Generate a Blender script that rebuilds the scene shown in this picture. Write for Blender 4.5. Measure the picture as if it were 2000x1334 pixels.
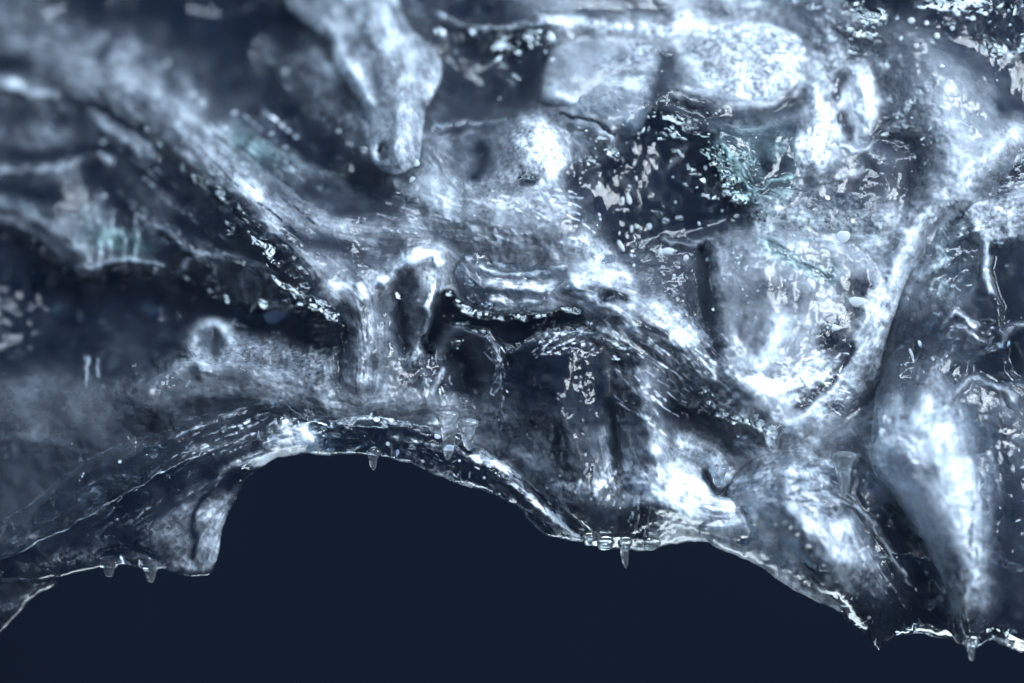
import bpy, math, random
import numpy as np

for o in list(bpy.data.objects): bpy.data.objects.remove(o)
sc = bpy.context.scene
S = 0.1                       # 1000 photo pixels = 0.1 m at the focal plane: the view is 20 cm wide
CAMD = 0.50                   # camera distance to the focal plane
# ------------------------------------------------------------------ camera
cam = bpy.data.objects.new('camera', bpy.data.cameras.new('camera'))
sc.collection.objects.link(cam); sc.camera = cam
cam.location = (0, -CAMD, 0); cam.rotation_euler = (math.radians(90), 0, 0)
cam.data.lens = 36 * CAMD / 0.2; cam.data.sensor_width = 36
cam.data.clip_start = 0.01; cam.data.clip_end = 20
cam.data.dof.use_dof = True; cam.data.dof.focus_distance = CAMD - 0.003
cam.data.dof.aperture_fstop = 3.6; cam.data.dof.aperture_blades = 9
# ------------------------------------------------------------------ world
w = bpy.data.worlds.new('World'); sc.world = w; w.use_nodes = True
bg = w.node_tree.nodes['Background']
bg.inputs[0].default_value = (0.30, 0.45, 0.85, 1); bg.inputs[1].default_value = 0.05
# ------------------------------------------------------------------ lamps
def area(name, loc, size, power, col, look=(0, 0, 0), sy=None):
    l = bpy.data.lights.new(name, 'AREA'); l.energy = power; l.color = col
    l.shape = 'RECTANGLE'; l.size = size; l.size_y = sy or size
    o = bpy.data.objects.new(name, l); sc.collection.objects.link(o); o.location = loc
    from mathutils import Vector
    o.rotation_euler = (Vector(look) - Vector(loc)).to_track_quat('-Z', 'Y').to_euler()
    return o
area('key_softbox', (0.42, -0.36, 0.27), 0.22, 6.2, (0.78, 0.89, 1.0), (0.05, 0, -0.01), 0.34)
area('strip_softbox', (0.30, -0.42, 0.10), 0.05, 1.0, (0.86, 0.94, 1.0), (0.05, 0, -0.02), 0.28)
area('top_softbox', (-0.05, -0.26, 0.50), 0.36, 2.6, (0.72, 0.86, 1.0), (0.0, 0.03, 0.0), 0.10)
area('back_softbox', (0.20, 0.45, 0.38), 0.34, 0.9, (0.75, 0.9, 1.0), (0.02, 0.0, 0.0), 0.14)
area('left_softbox', (-0.42, -0.38, 0.25), 0.60, 0.22, (0.55, 0.72, 1.0), (-0.04, 0, 0.0))
area('added_under_lamp', (0.02, 0.22, -0.36), 0.30, 0.75, (0.75, 0.9, 1.0), (0.03, 0, -0.03), 0.08)  # added out of view, below and behind, to light the underside edges
area('small_spark_lamp', (0.16, -0.46, 0.38), 0.012, 0.10, (0.9, 0.96, 1.0), (0.0, 0, 0.0))
# ------------------------------------------------------------------ exposure and render settings
sc.view_settings.view_transform = 'Standard'; sc.view_settings.look = 'None'
sc.view_settings.exposure = 0.28; sc.view_settings.gamma = 1.0
sc.render.engine = 'CYCLES'
cy = sc.cycles
cy.use_denoising = True
cy.max_bounces = 14; cy.transmission_bounces = 12; cy.diffuse_bounces = 3; cy.glossy_bounces = 6
cy.transparent_max_bounces = 12
cy.sample_clamp_indirect = 6; cy.sample_clamp_direct = 0; cy.blur_glossy = 0.3
cy.caustics_refractive = True; cy.caustics_reflective = True

# ------------------------------------------------------------------ numeric tools
rng = np.random.RandomState(11)
TAB = rng.rand(512, 512).astype(np.float32)
GA = rng.rand(256, 256).astype(np.float32) * 2 * np.pi
GX = np.cos(GA); GY = np.sin(GA)
def gnoise(x, y, seed=0):
    x = x + seed * 17.31; y = y + seed * 9.77
    xi = np.floor(x).astype(np.int64); yi = np.floor(y).astype(np.int64)
    fx = (x - xi); fy = (y - yi)
    u = fx * fx * fx * (fx * (fx * 6 - 15) + 10); v = fy * fy * fy * (fy * (fy * 6 - 15) + 10)
    def g(a, b):
        i = (xi + a) & 255; j = (yi + b) & 255
        return GX[j, i] * (fx - a) + GY[j, i] * (fy - b)
    n0 = g(0, 0) * (1 - u) + g(1, 0) * u; n1 = g(0, 1) * (1 - u) + g(1, 1) * u
    return (n0 * (1 - v) + n1 * v) * 1.4
def fbm(x, y, scale, octs=4, seed=0, gain=0.5):
    r = 0; a = 1; t = 0
    for k in range(octs):
        r = r + a * gnoise(x / scale, y / scale, seed + k * 3); t += a; a *= gain; scale = scale / 2.03
    return r / t
def sstep(a, b, x):
    t = np.clip((x - a) / (b - a), 0, 1); return t * t * (3 - 2 * t)
def smooth(pts, n=6, closed=False):
    p = np.array(pts, float)
    if len(p) < 3: return p
    q = np.vstack([p[-1:], p, p[:2]]) if closed else np.vstack([2 * p[0] - p[1], p, 2 * p[-1] - p[-2]])
    out = []
    for i in range(1, len(q) - 2):
        a, b, c, d = q[i - 1], q[i], q[i + 1], q[i + 2]
        for t in np.linspace(0, 1, n, endpoint=False):
            out.append(0.5 * ((2 * b) + (c - a) * t + (2 * a - 5 * b + 4 * c - d) * t * t + (3 * b - a - 3 * c + d) * t ** 3))
    if not closed: out.append(q[-2])
    return np.array(out)
def dist_line(X, Y, p, want_dir=False):
    best = np.full(X.shape, 1e9, np.float32)
    for i in range(len(p) - 1):
        ax, ay = p[i]; bx, by = p[i + 1]; dx, dy = bx - ax, by - ay; L = dx * dx + dy * dy + 1e-9
        t = np.clip(((X - ax) * dx + (Y - ay) * dy) / L, 0, 1)
        d = (X - ax - t * dx) ** 2 + (Y - ay - t * dy) ** 2
        if want_dir:
            m = d < best
            if i == 0: an = np.zeros(X.shape, np.float32)
            an[m] = math.atan2(dy, dx)
        np.minimum(best, d, out=best)
    best = np.sqrt(best)
    return (best, an) if want_dir else best
def sdf_poly(X, Y, p):                                     # > 0 inside
    q = np.vstack([p, p[:1]])
    d = dist_line(X, Y, q)
    ins = np.zeros(X.shape, bool)
    for i in range(len(p)):
        x1, y1 = q[i]; x2, y2 = q[i + 1]
        c = ((y1 > Y) != (y2 > Y)) & (X < (x2 - x1) * (Y - y1) / ((y2 - y1) if abs(y2 - y1) > 1e-9 else 1e-9) + x1)
        ins ^= c
    return np.where(ins, d, -d)

# ------------------------------------------------------------------ body maps of the ice (photo pixels = tenths of a millimetre)
ST = 2.0
X0, Y0, X1, Y1 = -160, -160, 2160, 1400
gx = np.arange(X0, X1 + ST, ST, dtype=np.float32); gy = np.arange(Y0, Y1 + ST, ST, dtype=np.float32)
GXX, GYY = np.meshgrid(gx, gy)
WX = GXX + 16 * fbm(GXX, GYY, 90, 3, 1) + 7 * fbm(GXX, GYY, 22, 3, 2)
WY = GYY + 16 * fbm(GXX, GYY, 90, 3, 5) + 7 * fbm(GXX, GYY, 22, 3, 6)
# cloudiness with the light and dark of the ice painted in, one value per centimetre of the block
PAINTED_TONE = np.array([[float(v) for v in row.split()] for row in '''
3.5 3 1 .5 1 2.5 6 4 2.5 1 3.5 4 5 5.5 6 5 4 1 .5 .5
3.5 4.5 4 3.5 1.5 2.5 5 6 2.5 1.5 3 6 6 5.5 7.5 6 5.5 4 3.5 1.5
4 3 3.5 5 3.5 1.5 3 6.5 3 3 4.5 5 3 3 3 3.5 7 4 5.5 4
2 3 2 3 4.5 3.5 2 3.5 5 5 6.5 3 1 1 2 3.5 3.5 3 6 3
3 4 3.5 2 3 5 4.5 4 5.5 6 6.5 5 1 1.5 2.5 5 5.5 6 3.5 3.5
1 1.5 1.5 1.5 2 2.5 4.5 4 4.5 4.5 6 6 4 4 4.5 4.5 5 4.5 3 1.5
2.5 2.5 2.5 2.5 4 3 4.5 3.5 3.5 2 3 3.5 6 6 6 7 4.5 2.5 3 1
4.2 4.2 3.5 4.2 5 4 5.5 5 3 2.5 1.5 2.5 4 3 6 6.5 3.5 3 4 3
4.5 4 3.5 3 3 4 3 3 4 5 4 4 5 2.5 3 5.5 5.5 6.5 7 4.5
3 2.5 2 2 3.5 4 2 2 2 3 5 5 6.5 8 6.5 7.5 4.5 6.5 8 3
2 2 2.5 4 4.5 2 2 2 2 2 4 2 6 8 8 8 7 1.5 7.5 2
2 2 4 4 3 2 2 2 2 2 2 2 5 6 7 7 5.5 2 5 1.5
2 2 2 2 2 2 2 2 2 2 2 2 4 5 5 4 2.5 1 2 1.5'''.strip().split('\n')]) / 10
def painted_tone():
    fx = np.clip((WX - 50) / 100, 0, 18.999); fy = np.clip((WY - 50) / 100, 0, 11.999); i = fx.astype(int); j = fy.astype(int)
    u = fx - i; v = fy - j; u = u * u * (3 - 2 * u); v = v * v * (3 - 2 * v)
    return ((PAINTED_TONE[j, i] * (1 - u) + PAINTED_TONE[j, i + 1] * u) * (1 - v) + (PAINTED_TONE[j + 1, i] * (1 - u) + PAINTED_TONE[j + 1, i + 1] * u) * v).astype(np.float32)
C = painted_tone()      # cloudiness of the ice, light and dark tones painted in
G = np.zeros_like(C)                          # graininess (frost, bubbles)
T = np.zeros_like(C)                          # teal, thick clear ice
K = np.full_like(C, 0.35)                     # how strongly the ice is drawn out in fibres
H = np.zeros_like(C)                          # relief towards the camera, pixels
FC = np.zeros_like(C); FS = np.zeros_like(C)  # flow direction (double angle)
FC += 0.02 * np.cos(2 * 0.6); FS += 0.02 * np.sin(2 * 0.6)
def box(pts, pad):
    a = np.array(pts, float)
    i0 = int(max(0, (a[:, 0].min() - pad - X0) / ST)); i1 = int(min(len(gx), (a[:, 0].max() + pad - X0) / ST + 1))
    j0 = int(max(0, (a[:, 1].min() - pad - Y0) / ST)); j1 = int(min(len(gy), (a[:, 1].max() + pad - Y0) / ST + 1))
    return np.s_[j0:j1, i0:i1]
def line(pts, r, val=None, h=None, g=None, k=None, t=None, a=0.9, soft=1.0, flow=1.0):  # val paints cloudiness together with light and dark tones
    if len(pts) == 1: pts = [pts[0], (pts[0][0] + 1, pts[0][1] + 1)]; flow = 0
    p = smooth(pts, 4); s = box(pts, r * 3.2 + 40)
    d, an = dist_line(WX[s], WY[s], p, True)
    m = np.exp(-(d / r) ** 2 * 0.9) if soft >= 1 else 1 - sstep(r * (1 - 0.6 * soft), r * (1 + 0.6 * soft), d)
    if val is not None: C[s] += (val - C[s]) * m * a
    if g is not None: G[s] += (g - G[s]) * m
    if k is not None: K[s] += (k - K[s]) * m
    if t is not None: T[s] += (t - T[s]) * m
    if h is None: h = 0 if val is None else (val - 0.3) * r * 0.16
    H[s] += h * m
    if flow:
        f = np.exp(-(d / (r * 1.3 + 8)) ** 2) * flow; FC[s] += f * np.cos(2 * an); FS[s] += f * np.sin(2 * an)
VR = random.Random(21); BRK = sstep(-.25, .15, fbm(GXX, GYY, 13, 2, 44))
def veins(x0, y0, x1, y1, n, ln, ang, r=1.6, val=1.0, h=2.5, wig=.35):
    for _ in range(n):
        x, y = VR.uniform(x0, x1), VR.uniform(y0, y1); a0 = ang(x, y) if callable(ang) else ang
        pts = [(x, y)]; a_ = a0
        for _k in range(int(VR.uniform(.4, 1) * ln / 9)):
            a_ = a0 + (a_ - a0) * .5 + VR.gauss(0, wig); x += 9 * math.cos(a_); y += 9 * math.sin(a_); pts.append((x, y))
        if len(pts) > 1: thin(pts, VR.uniform(.7, 1.1) * r, val, h)
def thin(pts, r, val, h):
    s = box(pts, 8); d = dist_line(GXX[s], GYY[s], np.array(pts, float)); m = np.exp(-(d / (r * .8)) ** 2) * VR.uniform(.35, 1) * BRK[s]
    C[s] += (val - C[s]) * m; H[s] += h * .5 * m
def poly(pts, val=None, f=14, h=0, g=None, k=None, t=None, a=0.95):
    p = smooth(pts, 4, True); s = box(pts, f * 3 + 30)
    m = sstep(-f, f, sdf_poly(WX[s], WY[s], p))
    if val is not None: C[s] += (val - C[s]) * m * a
    if g is not None: G[s] += (g - G[s]) * m
    if k is not None: K[s] += (k - K[s]) * m
    if t is not None: T[s] += (t - T[s]) * m
    H[s] += h * m
def flow(pts, r=60, wgt=1.0): line(pts, r, flow=wgt, h=0)

# --- upper left: soft diagonal folds
poly([(-160, -160), (900, -160), (860, 420), (640, 580), (200, 480), (-160, 460)], None, 60, k=.6)
line([(-100, 40), (80, 100), (150, 110), (230, 60), (300, 60)], 40, .42)
line([(-60, 120), (40, 125)], 22, .04)
line([(130, -20), (250, 15), (350, 20), (450, 30), (540, 60)], 40, .02)
line([(150, 130), (240, 170), (330, 225), (400, 290), (480, 370), (550, 450), (610, 530), (640, 570)], 50, .50, h=22, k=.45, g=0)
line([(280, 150), (330, 210), (380, 270), (430, 330), (520, 400)], 20, .62, h=4)
line([(200, 90), (260, 110), (230, 160)], 22, .5)
line([(230, 60), (190, 110)], 12, .2)
line([(-60, 145), (20, 165), (80, 185), (160, 205), (225, 260), (295, 300)], 12, .68, h=9)
line([(120, 190), (200, 215), (270, 255), (340, 320), (420, 385), (510, 455), (590, 540)], 9, .05, h=-8)
line([(300, 330), (380, 395), (450, 450), (520, 500)], 24, .10)
line([(260, 330), (300, 360), (350, 420), (400, 460)], 7, .4)
line([(440, 40), (490, 120), (545, 200), (600, 270), (700, 340)], 40, .07, h=-14)
line([(520, 105), (575, 150), (630, 205), (690, 250)], 26, .42, g=.8, h=6)
line([(470, 270), (540, 310)], 26, .42, t=.8)
line([(540, 290), (600, 330), (660, 360), (720, 375)], 12, .42, t=.3)
line([(560, 275), (650, 330), (740, 375), (815, 405)], 16, .03, h=-8)
line([(600, 370), (660, 400), (740, 405), (800, 425)], 22, .16)
line([(510, 430), (560, 500), (610, 545), (640, 575)], 15, .75, h=6)
line([(580, 430), (640, 440), (760, 445), (870, 440)], 18, .5)
line([(560, 460), (640, 480), (700, 490)], 20, .12)
# --- left edge folds and the teal pocket
line([(-60, 220), (60, 230), (150, 240)], 22, .14)
line([(70, 255), (130, 265)], 20, .42, g=.3)
line([(-60, 300), (80, 300), (150, 290)], 14, .08)
line([(-60, 350), (0, 338), (60, 328), (130, 325)], 8, .55, h=5)
line([(140, 320), (180, 308), (215, 315)], 6, .6, h=5)
line([(150, 300), (240, 295), (290, 360)], 12, .03)
line([(-60, 370), (80, 378), (150, 395)], 18, .05)
line([(185, 340), (220, 370), (250, 430)], 26, .04)
line([(-60, 400), (20, 405), (90, 430), (140, 470), (165, 515)], 20, .48, h=10)
line([(-20, 385), (30, 395), (90, 415)], 5, .4, t=.5)
line([(160, 395), (168, 440), (172, 490)], 16, .5, t=.3)
line([(200, 465), (290, 480)], 22, .34, t=1.0, k=1)
flow([(230, 420), (240, 500)], 50, 3); flow([(280, 420), (285, 500)], 40, 3)
line([(150, 525), (190, 520), (240, 508), (320, 520)], 8, .7, h=9)
line([(290, 445), (330, 455), (380, 500), (450, 505), (520, 525), (600, 575), (650, 580)], 8, .55, h=9)
line([(350, 430), (430, 465), (500, 490), (560, 530)], 20, .05)
line([(340, 490), (360, 500)], 18, .06); line([(400, 545), (430, 560)], 18, .06); line([(540, 560), (580, 590)], 18, .05)
line([(350, 540), (368, 518), (395, 512), (418, 530)], 8, .55, h=6)
line([(475, 555), (480, 530), (505, 522), (520, 535)], 9, .5, h=6)
# --- dark chamber on the left, its darkness, haze and glints painted in
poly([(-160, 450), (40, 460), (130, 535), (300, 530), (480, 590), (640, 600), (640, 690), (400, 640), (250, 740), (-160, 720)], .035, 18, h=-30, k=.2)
line([(-100, 830), (40, 800), (110, 770), (160, 830)], 55, .30, h=6)
line([(60, 760), (100, 745)], 24, .45)
line([(90, 640), (125, 600)], 22, .14)
line([(200, 640), (300, 620), (380, 640)], 28, .10)
line([(165, 700), (168, 750)], 6, .8, h=5); line([(190, 705), (189, 735)], 4, .8, h=4)  # two bright glints painted as pale strokes
line([(390, 720), (372, 680), (385, 645), (412, 630), (445, 650), (455, 700)], 15, .85, h=13)
line([(415, 655), (418, 700)], 11, .22, h=-14)
line([(290, 760), (330, 722), (390, 712), (470, 722), (560, 735)], 18, .68, h=10)
line([(330, 755), (430, 742), (540, 765)], 22, .42)
line([(350, 660), (370, 700), (330, 700)], 12, .35, k=1)
line([(480, 690), (540, 680), (600, 700), (630, 740)], 32, .38, g=.7, h=5)
line([(540, 760), (600, 780), (640, 790)], 16, .5, g=.5)
poly([(-160, 850), (120, 860), (260, 800), (400, 770), (560, 790), (640, 800), (640, 860), (400, 900), (-160, 1100)], .26, 12, h=4, k=.1, g=0)
line([(-100, 800), (60, 790), (160, 800)], 70, .38, k=.1, flow=0, a=.8); line([(240, 690), (300, 730)], 50, .28, k=.1, flow=0, a=.7)  # chamber haze painted in
# --- fluted columns in the middle left
line([(640, 575), (650, 620), (660, 680)], 12, .6, h=8)
line([(664, 650), (668, 700), (662, 740)], 12, .04, h=-12)
line([(705, 590), (712, 680), (705, 760)], 34, .45, h=14, k=.9)
line([(780, 590), (782, 640), (790, 680)], 12, .04, h=-12)
line([(650, 560), (690, 555), (720, 570)], 9, .8, h=6)
line([(640, 790), (730, 800), (820, 785), (890, 785)], 24, .55, h=10, g=.3)
line([(840, 740), (870, 730)], 24, .5, h=8, g=.3)
line([(800, 700), (830, 690), (800, 740)], 20, .25, g=.9)
line([(745, 550), (780, 518), (815, 497), (850, 497), (862, 515)], 13, .95, h=16)
line([(800, 560), (780, 590)], 30, .38)
line([(855, 540), (845, 590), (828, 650), (812, 700)], 11, .75, h=8, k=1)
line([(870, 640), (850, 700), (870, 760)], 16, .12, h=6)
line([(890, 700), (905, 760)], 26, .07, h=-12)
line([(855, 700), (880, 660), (930, 660)], 10, .3, h=6)
line([(850, 770), (862, 720)], 5, .7, h=4)
# --- cloudy mass above the basin
line([(830, 380), (880, 410), (950, 440), (1040, 450), (1120, 460)], 44, .66, h=10, k=.15, g=0)
line([(1040, 380), (1060, 440), (1130, 440)], 34, .5, g=.3)
line([(840, 370), (870, 420)], 18, .7)
line([(870, 300), (905, 330), (925, 390)], 15, .5, h=6); line([(945, 290), (930, 340)], 16, .07)
line([(1030, 275)], 44, .68, g=.8, h=12); line([(1060, 260), (1085, 320)], 22, .75, g=.6)
line([(1000, 330), (960, 370), (950, 420)], 20, .45, g=.4)
line([(1022, 345), (1040, 350)], 11, .04, h=-10)
line([(850, 250), (900, 238), (985, 235)], 4, .55, h=5, t=.3)
line([(860, 262), (910, 250), (970, 252)], 8, .2)
line([(860, 340), (850, 290), (880, 262)], 7, .4)
line([(1090, 238), (1150, 248), (1200, 275), (1215, 300)], 13, .6, h=8)
line([(1090, 225), (1150, 235), (1205, 262)], 3, .02, h=-4)
poly([(870, 60), (960, 60), (1060, 85), (1050, 190), (980, 222), (870, 215), (850, 150)], .12, 34, h=-10)
line([(960, 120), (1000, 190), (960, 190)], 26, .17, g=.4)
line([(860, 30), (890, 45), (960, 52), (1040, 48), (1100, 45)], 7, .7, g=.9, h=5)
line([(880, 20), (990, 25)], 14, .03)
line([(1000, -10), (1060, 5), (1130, 0)], 10, .45)
line([(1060, 40), (1160, 48), (1260, 58), (1340, 40)], 17, .75, g=.8, h=8)
line([(1200, 110), (1270, 100)], 20, .6, g=1)
line([(1150, 15), (1300, 20)], 16, .25)
line([(1300, 110), (1290, 180), (1262, 250), (1240, 270)], 20, .16, h=-10, flow=0); line([(1320, 200), (1400, 235), (1500, 225), (1570, 190)], 15, .2, h=-12)  # painted shadow beside the block and below the lump
line([(1390, 10), (1480, 30), (1560, 50)], 22, .45, g=.4)
line([(1580, -20), (1600, 20), (1650, 30)], 24, .55)
line([(1640, 60), (1670, 110)], 24, .12)
# --- upper right
poly([(1660, -160), (2160, -160), (2160, 180), (1980, 170), (1850, 60), (1700, 60)], .03, 22, g=.15)
line([(1760, 80), (1830, 150), (1900, 200), (1940, 260)], 60, .42, h=16, k=.1, g=0)
line([(1820, 210), (1860, 290), (1850, 350)], 62, .70, h=12, k=.05, g=0)
line([(1960, 200), (2010, 210)], 16, .1); line([(1900, 120), (1980, 130)], 24, .16)
line([(1620, 60), (1640, 100), (1620, 140)], 24, .55, g=.9)
line([(1600, 190), (1605, 240), (1580, 310)], 27, .8, g=.6, h=4)
line([(1610, 220), (1590, 300)], 22, .8, g=.6)
line([(1680, 140), (1690, 200), (1700, 250)], 16, .9, g=.2, h=8)
line([(1650, 150), (1640, 180)], 12, .15); line([(1648, 225), (1655, 268)], 10, .12, h=-6)
line([(1640, 285), (1675, 296), (1702, 275), (1720, 255), (1760, 240)], 5, .9, h=5)
line([(1720, 260), (1790, 300), (1770, 370)], 30, .14, h=-8)
line([(1690, 340), (1660, 370)], 34, .12, h=-8)
line([(1640, 345), (1690, 335)], 8, .7, g=.4)
line([(1710, 130), (1760, 200)], 24, .4, g=.6)
poly([(1235, 235), (1320, 215), (1395, 290), (1440, 380), (1470, 430), (1400, 450), (1300, 460), (1220, 500), (1165, 450), (1125, 390), (1110, 335), (1200, 300)], .05, 24, h=-10, g=.05, k=.5)
flow([(1300, 330), (1420, 400)], 70, .7)
line([(1310, 330), (1340, 280)], 7, .4, a=.8); line([(1215, 350), (1240, 380)], 8, .25)
line([(1130, 430), (1160, 360), (1150, 320)], 12, .25)
line([(1280, 200), (1380, 215)], 22, .2, g=.5)
poly([(1395, 255), (1480, 240), (1550, 250), (1560, 340), (1540, 400), (1460, 395), (1430, 350)], .30, 16, g=0, t=.75, h=10, k=.8)
line([(1405, 280), (1440, 340), (1460, 380)], 9, .5, t=1)
line([(1490, 330), (1520, 340), (1545, 320)], 14, .1, t=.5)
veins(1400, 260, 1460, 380, 9, 90, 1.05, r=2.6, val=.6, h=2, wig=.06)
veins(185, 410, 300, 480, 26, 70, 1.55, r=2.6, val=.6, h=5, wig=.1); veins(470, 260, 560, 320, 12, 50, .6, r=2.4, val=.6)
line([(1440, 340), (1470, 370), (1550, 345)], 4, .6, t=1, h=4)
line([(1480, 415), (1560, 430), (1640, 430), (1700, 440)], 30, .5, g=.7, h=5, t=.2)
line([(1600, 380), (1680, 400)], 30, .3, g=.7)
line([(1480, 440), (1520, 450)], 14, .6, g=.5)
# --- right facet
poly([(1390, 475), (1470, 455), (1600, 470), (1700, 520), (1700, 620), (1650, 740), (1560, 830), (1490, 840), (1420, 740), (1385, 600)], .56, 16, h=16, k=.08, g=0, a=.85)
line([(1400, 500), (1415, 600), (1430, 700), (1470, 770)], 20, .52, h=6)
line([(1500, 480), (1560, 510), (1620, 540)], 18, .42, t=.7, k=1)
line([(1490, 565), (1520, 570), (1550, 585)], 20, .32, g=.3)
line([(1455, 620), (1440, 690)], 8, .4)
line([(1368, 490), (1380, 560), (1388, 640), (1395, 690)], 13, .08, h=-14)
line([(1250, 500), (1310, 520), (1330, 600), (1350, 640)], 36, .24, g=.5)
line([(1300, 470), (1370, 470), (1450, 455)], 5, .45, h=5)
line([(1530, 640), (1500, 680), (1478, 712)], 22, .85, h=12)  # facet highlight painted in
line([(1440, 730), (1500, 745), (1580, 745), (1630, 720)], 20, .7, k=1, g=.4)
line([(1500, 790), (1490, 830)], 12, .6)
line([(1620, 650), (1680, 600)], 22, .22, g=.5)
line([(1620, 670), (1660, 680)], 18, .1, k=1)
line([(1660, 560), (1690, 560)], 16, .1, g=.6)
line([(1990, 255), (1900, 340), (1830, 390), (1790, 430), (1755, 500), (1730, 570), (1700, 650), (1660, 740), (1600, 800), (1545, 840)], 22, .74, h=18, g=.2)
line([(1700, 490), (1740, 470)], 26, .62, g=.3)
line([(1560, 790), (1620, 740), (1660, 690)], 10, .12, h=-6)
line([(1640, 800), (1700, 760), (1720, 690)], 20, .35, k=1)
# --- broad relief
for pts, rr, hh in (([(1100, 720), (1120, 850), (1150, 960)], 80, 46), ([(1255, 760), (1280, 880), (1290, 980)], 52, 40), ([(1195, 720), (1205, 850), (1215, 960)], 22, -16),
    ([(1470, 560), (1520, 680), (1510, 760)], 110, 46), ([(1350, 980), (1430, 1010)], 60, 30), ([(300, 220), (450, 360), (600, 520)], 60, 34), ([(60, 150), (200, 170)], 60, 24),
    ([(960, 400), (1080, 430)], 80, 34), ([(1030, 285), (1050, 300)], 55, 26), ([(120, 600), (350, 600), (560, 620)], 90, -50), ([(280, 780), (420, 740), (620, 770)], 55, 36),
    ([(1840, 180), (1890, 300)], 90, 50), ([(1600, 200), (1590, 310)], 40, 18), ([(1200, 225), (1320, 205), (1420, 270)], 75, 52), ([(1250, 480), (1420, 450)], 60, -26), ([(1700, -60), (2050, -20)], 130, 90), ([(880, 40), (1060, 50)], 50, 24), 
    ([(540, 150), (700, 320)], 60, -36), ([(960, 140), (950, 170)], 80, -40), ([(200, 400), (240, 450)], 70, -22), ([(1180, 600), (1340, 690), (1460, 800)], 60, 36), ([(700, 600), (710, 740)], 45, 22),
    ([(880, 700), (905, 760)], 50, -34), ([(820, 520), (835, 600)], 36, 24), ([(60, 830), (180, 800)], 90, 20)):
    line(pts, rr, h=hh, flow=0)
# --- basin, dark hollow and the big centre lobe
line([(1115, 480), (1190, 500), (1200, 520)], 16, .7, g=.4)
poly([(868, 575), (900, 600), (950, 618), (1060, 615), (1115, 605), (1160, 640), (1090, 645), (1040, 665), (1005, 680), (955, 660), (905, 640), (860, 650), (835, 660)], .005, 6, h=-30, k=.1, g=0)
line([(870, 640), (920, 635), (960, 665)], 10, .15, h=10)
line([(1000, 690), (1060, 658), (1130, 645), (1190, 655), (1250, 700)], 11, .30, h=12, k=1)
line([(960, 660), (975, 700), (985, 740)], 8, .45, h=6, k=1)
poly([(1000, 690), (1080, 670), (1170, 680), (1195, 760), (1190, 820), (1080, 830), (1010, 790), (985, 740)], .045, 16, h=10, k=.6)
flow([(1050, 700), (1060, 1000)], 60, .8); flow([(1150, 700), (1160, 1000)], 60, .8)
line([(1000, 820), (1060, 850), (1090, 900)], 34, .30, h=10)
line([(1110, 830), (1140, 900), (1150, 960)], 44, .27, h=26, k=.9)
line([(1205, 700), (1215, 790), (1225, 880)], 18, .35, h=8, k=.8)
line([(1190, 790), (1200, 860), (1205, 930)], 10, .12, h=-16)
line([(1215, 640), (1290, 680), (1370, 730), (1440, 790), (1480, 830)], 42, .36, h=14, k=1)
line([(1120, 560), (1190, 600), (1260, 640), (1340, 670)], 14, .6, k=1, h=8)
line([(1180, 560), (1250, 590), (1300, 620), (1360, 660)], 22, .68, g=.4, h=12)
line([(1120, 560), (1180, 545), (1220, 540)], 13, .85, h=10, g=.2)
line([(1180, 575), (1215, 578)], 10, .07, h=-8); line([(1260, 640), (1300, 655)], 9, .1)
line([(1255, 750), (1270, 820), (1280, 880)], 22, .42, h=16, k=.6)
line([(1320, 800), (1400, 830), (1470, 850)], 26, .06, h=-10, g=.3)
line([(1280, 885)], 26, .85, h=10); line([(1240, 870), (1260, 920)], 18, .6)
line([(1340, 865), (1390, 890), (1400, 920)], 22, .82, g=.5, h=8)
line([(1440, 870), (1500, 860)], 14, .5)
line([(1020, 870), (1060, 920), (1110, 980), (1140, 1040)], 22, .55, h=8)
line([(1090, 960), (1150, 940), (1190, 930)], 18, .55, k=1, g=.5)
line([(1120, 1000), (1180, 1010), (1260, 1010)], 26, .13, h=8, g=.3)
line([(1180, 1045), (1260, 1045)], 12, .2)
line([(1240, 930), (1300, 970), (1380, 1000), (1450, 1010)], 34, .80, k=1, h=14)
line([(1310, 1040), (1400, 1035)], 14, .75, g=.5)
line([(1380, 930), (1400, 960), (1440, 960)], 12, .15, h=-8)
line([(930, 830), (980, 815), (1010, 850)], 14, .35, g=.5)
line([(1000, 890), (1020, 900)], 12, .7, h=5)
line([(930, 870), (1010, 930), (1080, 990)], 14, .6, k=1)
poly([(862, 575), (900, 600), (950, 612), (1060, 612), (1115, 600), (1150, 632), (1100, 642), (1050, 652), (1010, 680), (975, 664), (930, 640), (880, 630), (850, 650), (835, 690), (825, 660)], .005, 9, h=-26, g=0, k=0, a=1)  # shade of the hollow painted in again over the relief
veins(1010, 650, 1160, 700, 16, 110, lambda x, y: -.35 - (1010 - x) * .0, r=1.7)
veins(990, 640, 1200, 680, 14, 90, lambda x, y: -.75 + (x - 990) * .0045, r=1.7)
veins(965, 690, 990, 760, 9, 60, 1.5, r=1.8, wig=.5)
thin([(978, 700), (972, 730), (985, 760), (980, 790), (984, 815), (978, 840)], 2.2, 1, 3)
veins(940, 630, 985, 690, 8, 60, 1.1)
veins(1180, 620, 1420, 790, 46, 120, lambda x, y: .62 + (x - 1180) * .0008, r=1.9, wig=.15)
veins(1470, 690, 1640, 800, 60, 60, lambda x, y: .25 + VR.gauss(0, .5), r=1.7, h=3)
veins(180, 150, 560, 480, 60, 150, .72, r=3.2, val=.62, h=2, wig=.1); veins(240, 260, 560, 520, 26, 130, .72, r=3.0, val=.08, h=-2, wig=.1)
veins(840, 360, 1120, 470, 30, 90, .3, r=3.0, val=.85, wig=.2); veins(640, 380, 860, 460, 14, 110, .15, r=2.6, val=.6, wig=.1)
veins(1120, 920, 1200, 990, 16, 50, -1.1, r=2.2, wig=.15); veins(1240, 930, 1340, 1040, 34, 60, 1.7, r=2.0, wig=.15)
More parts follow.
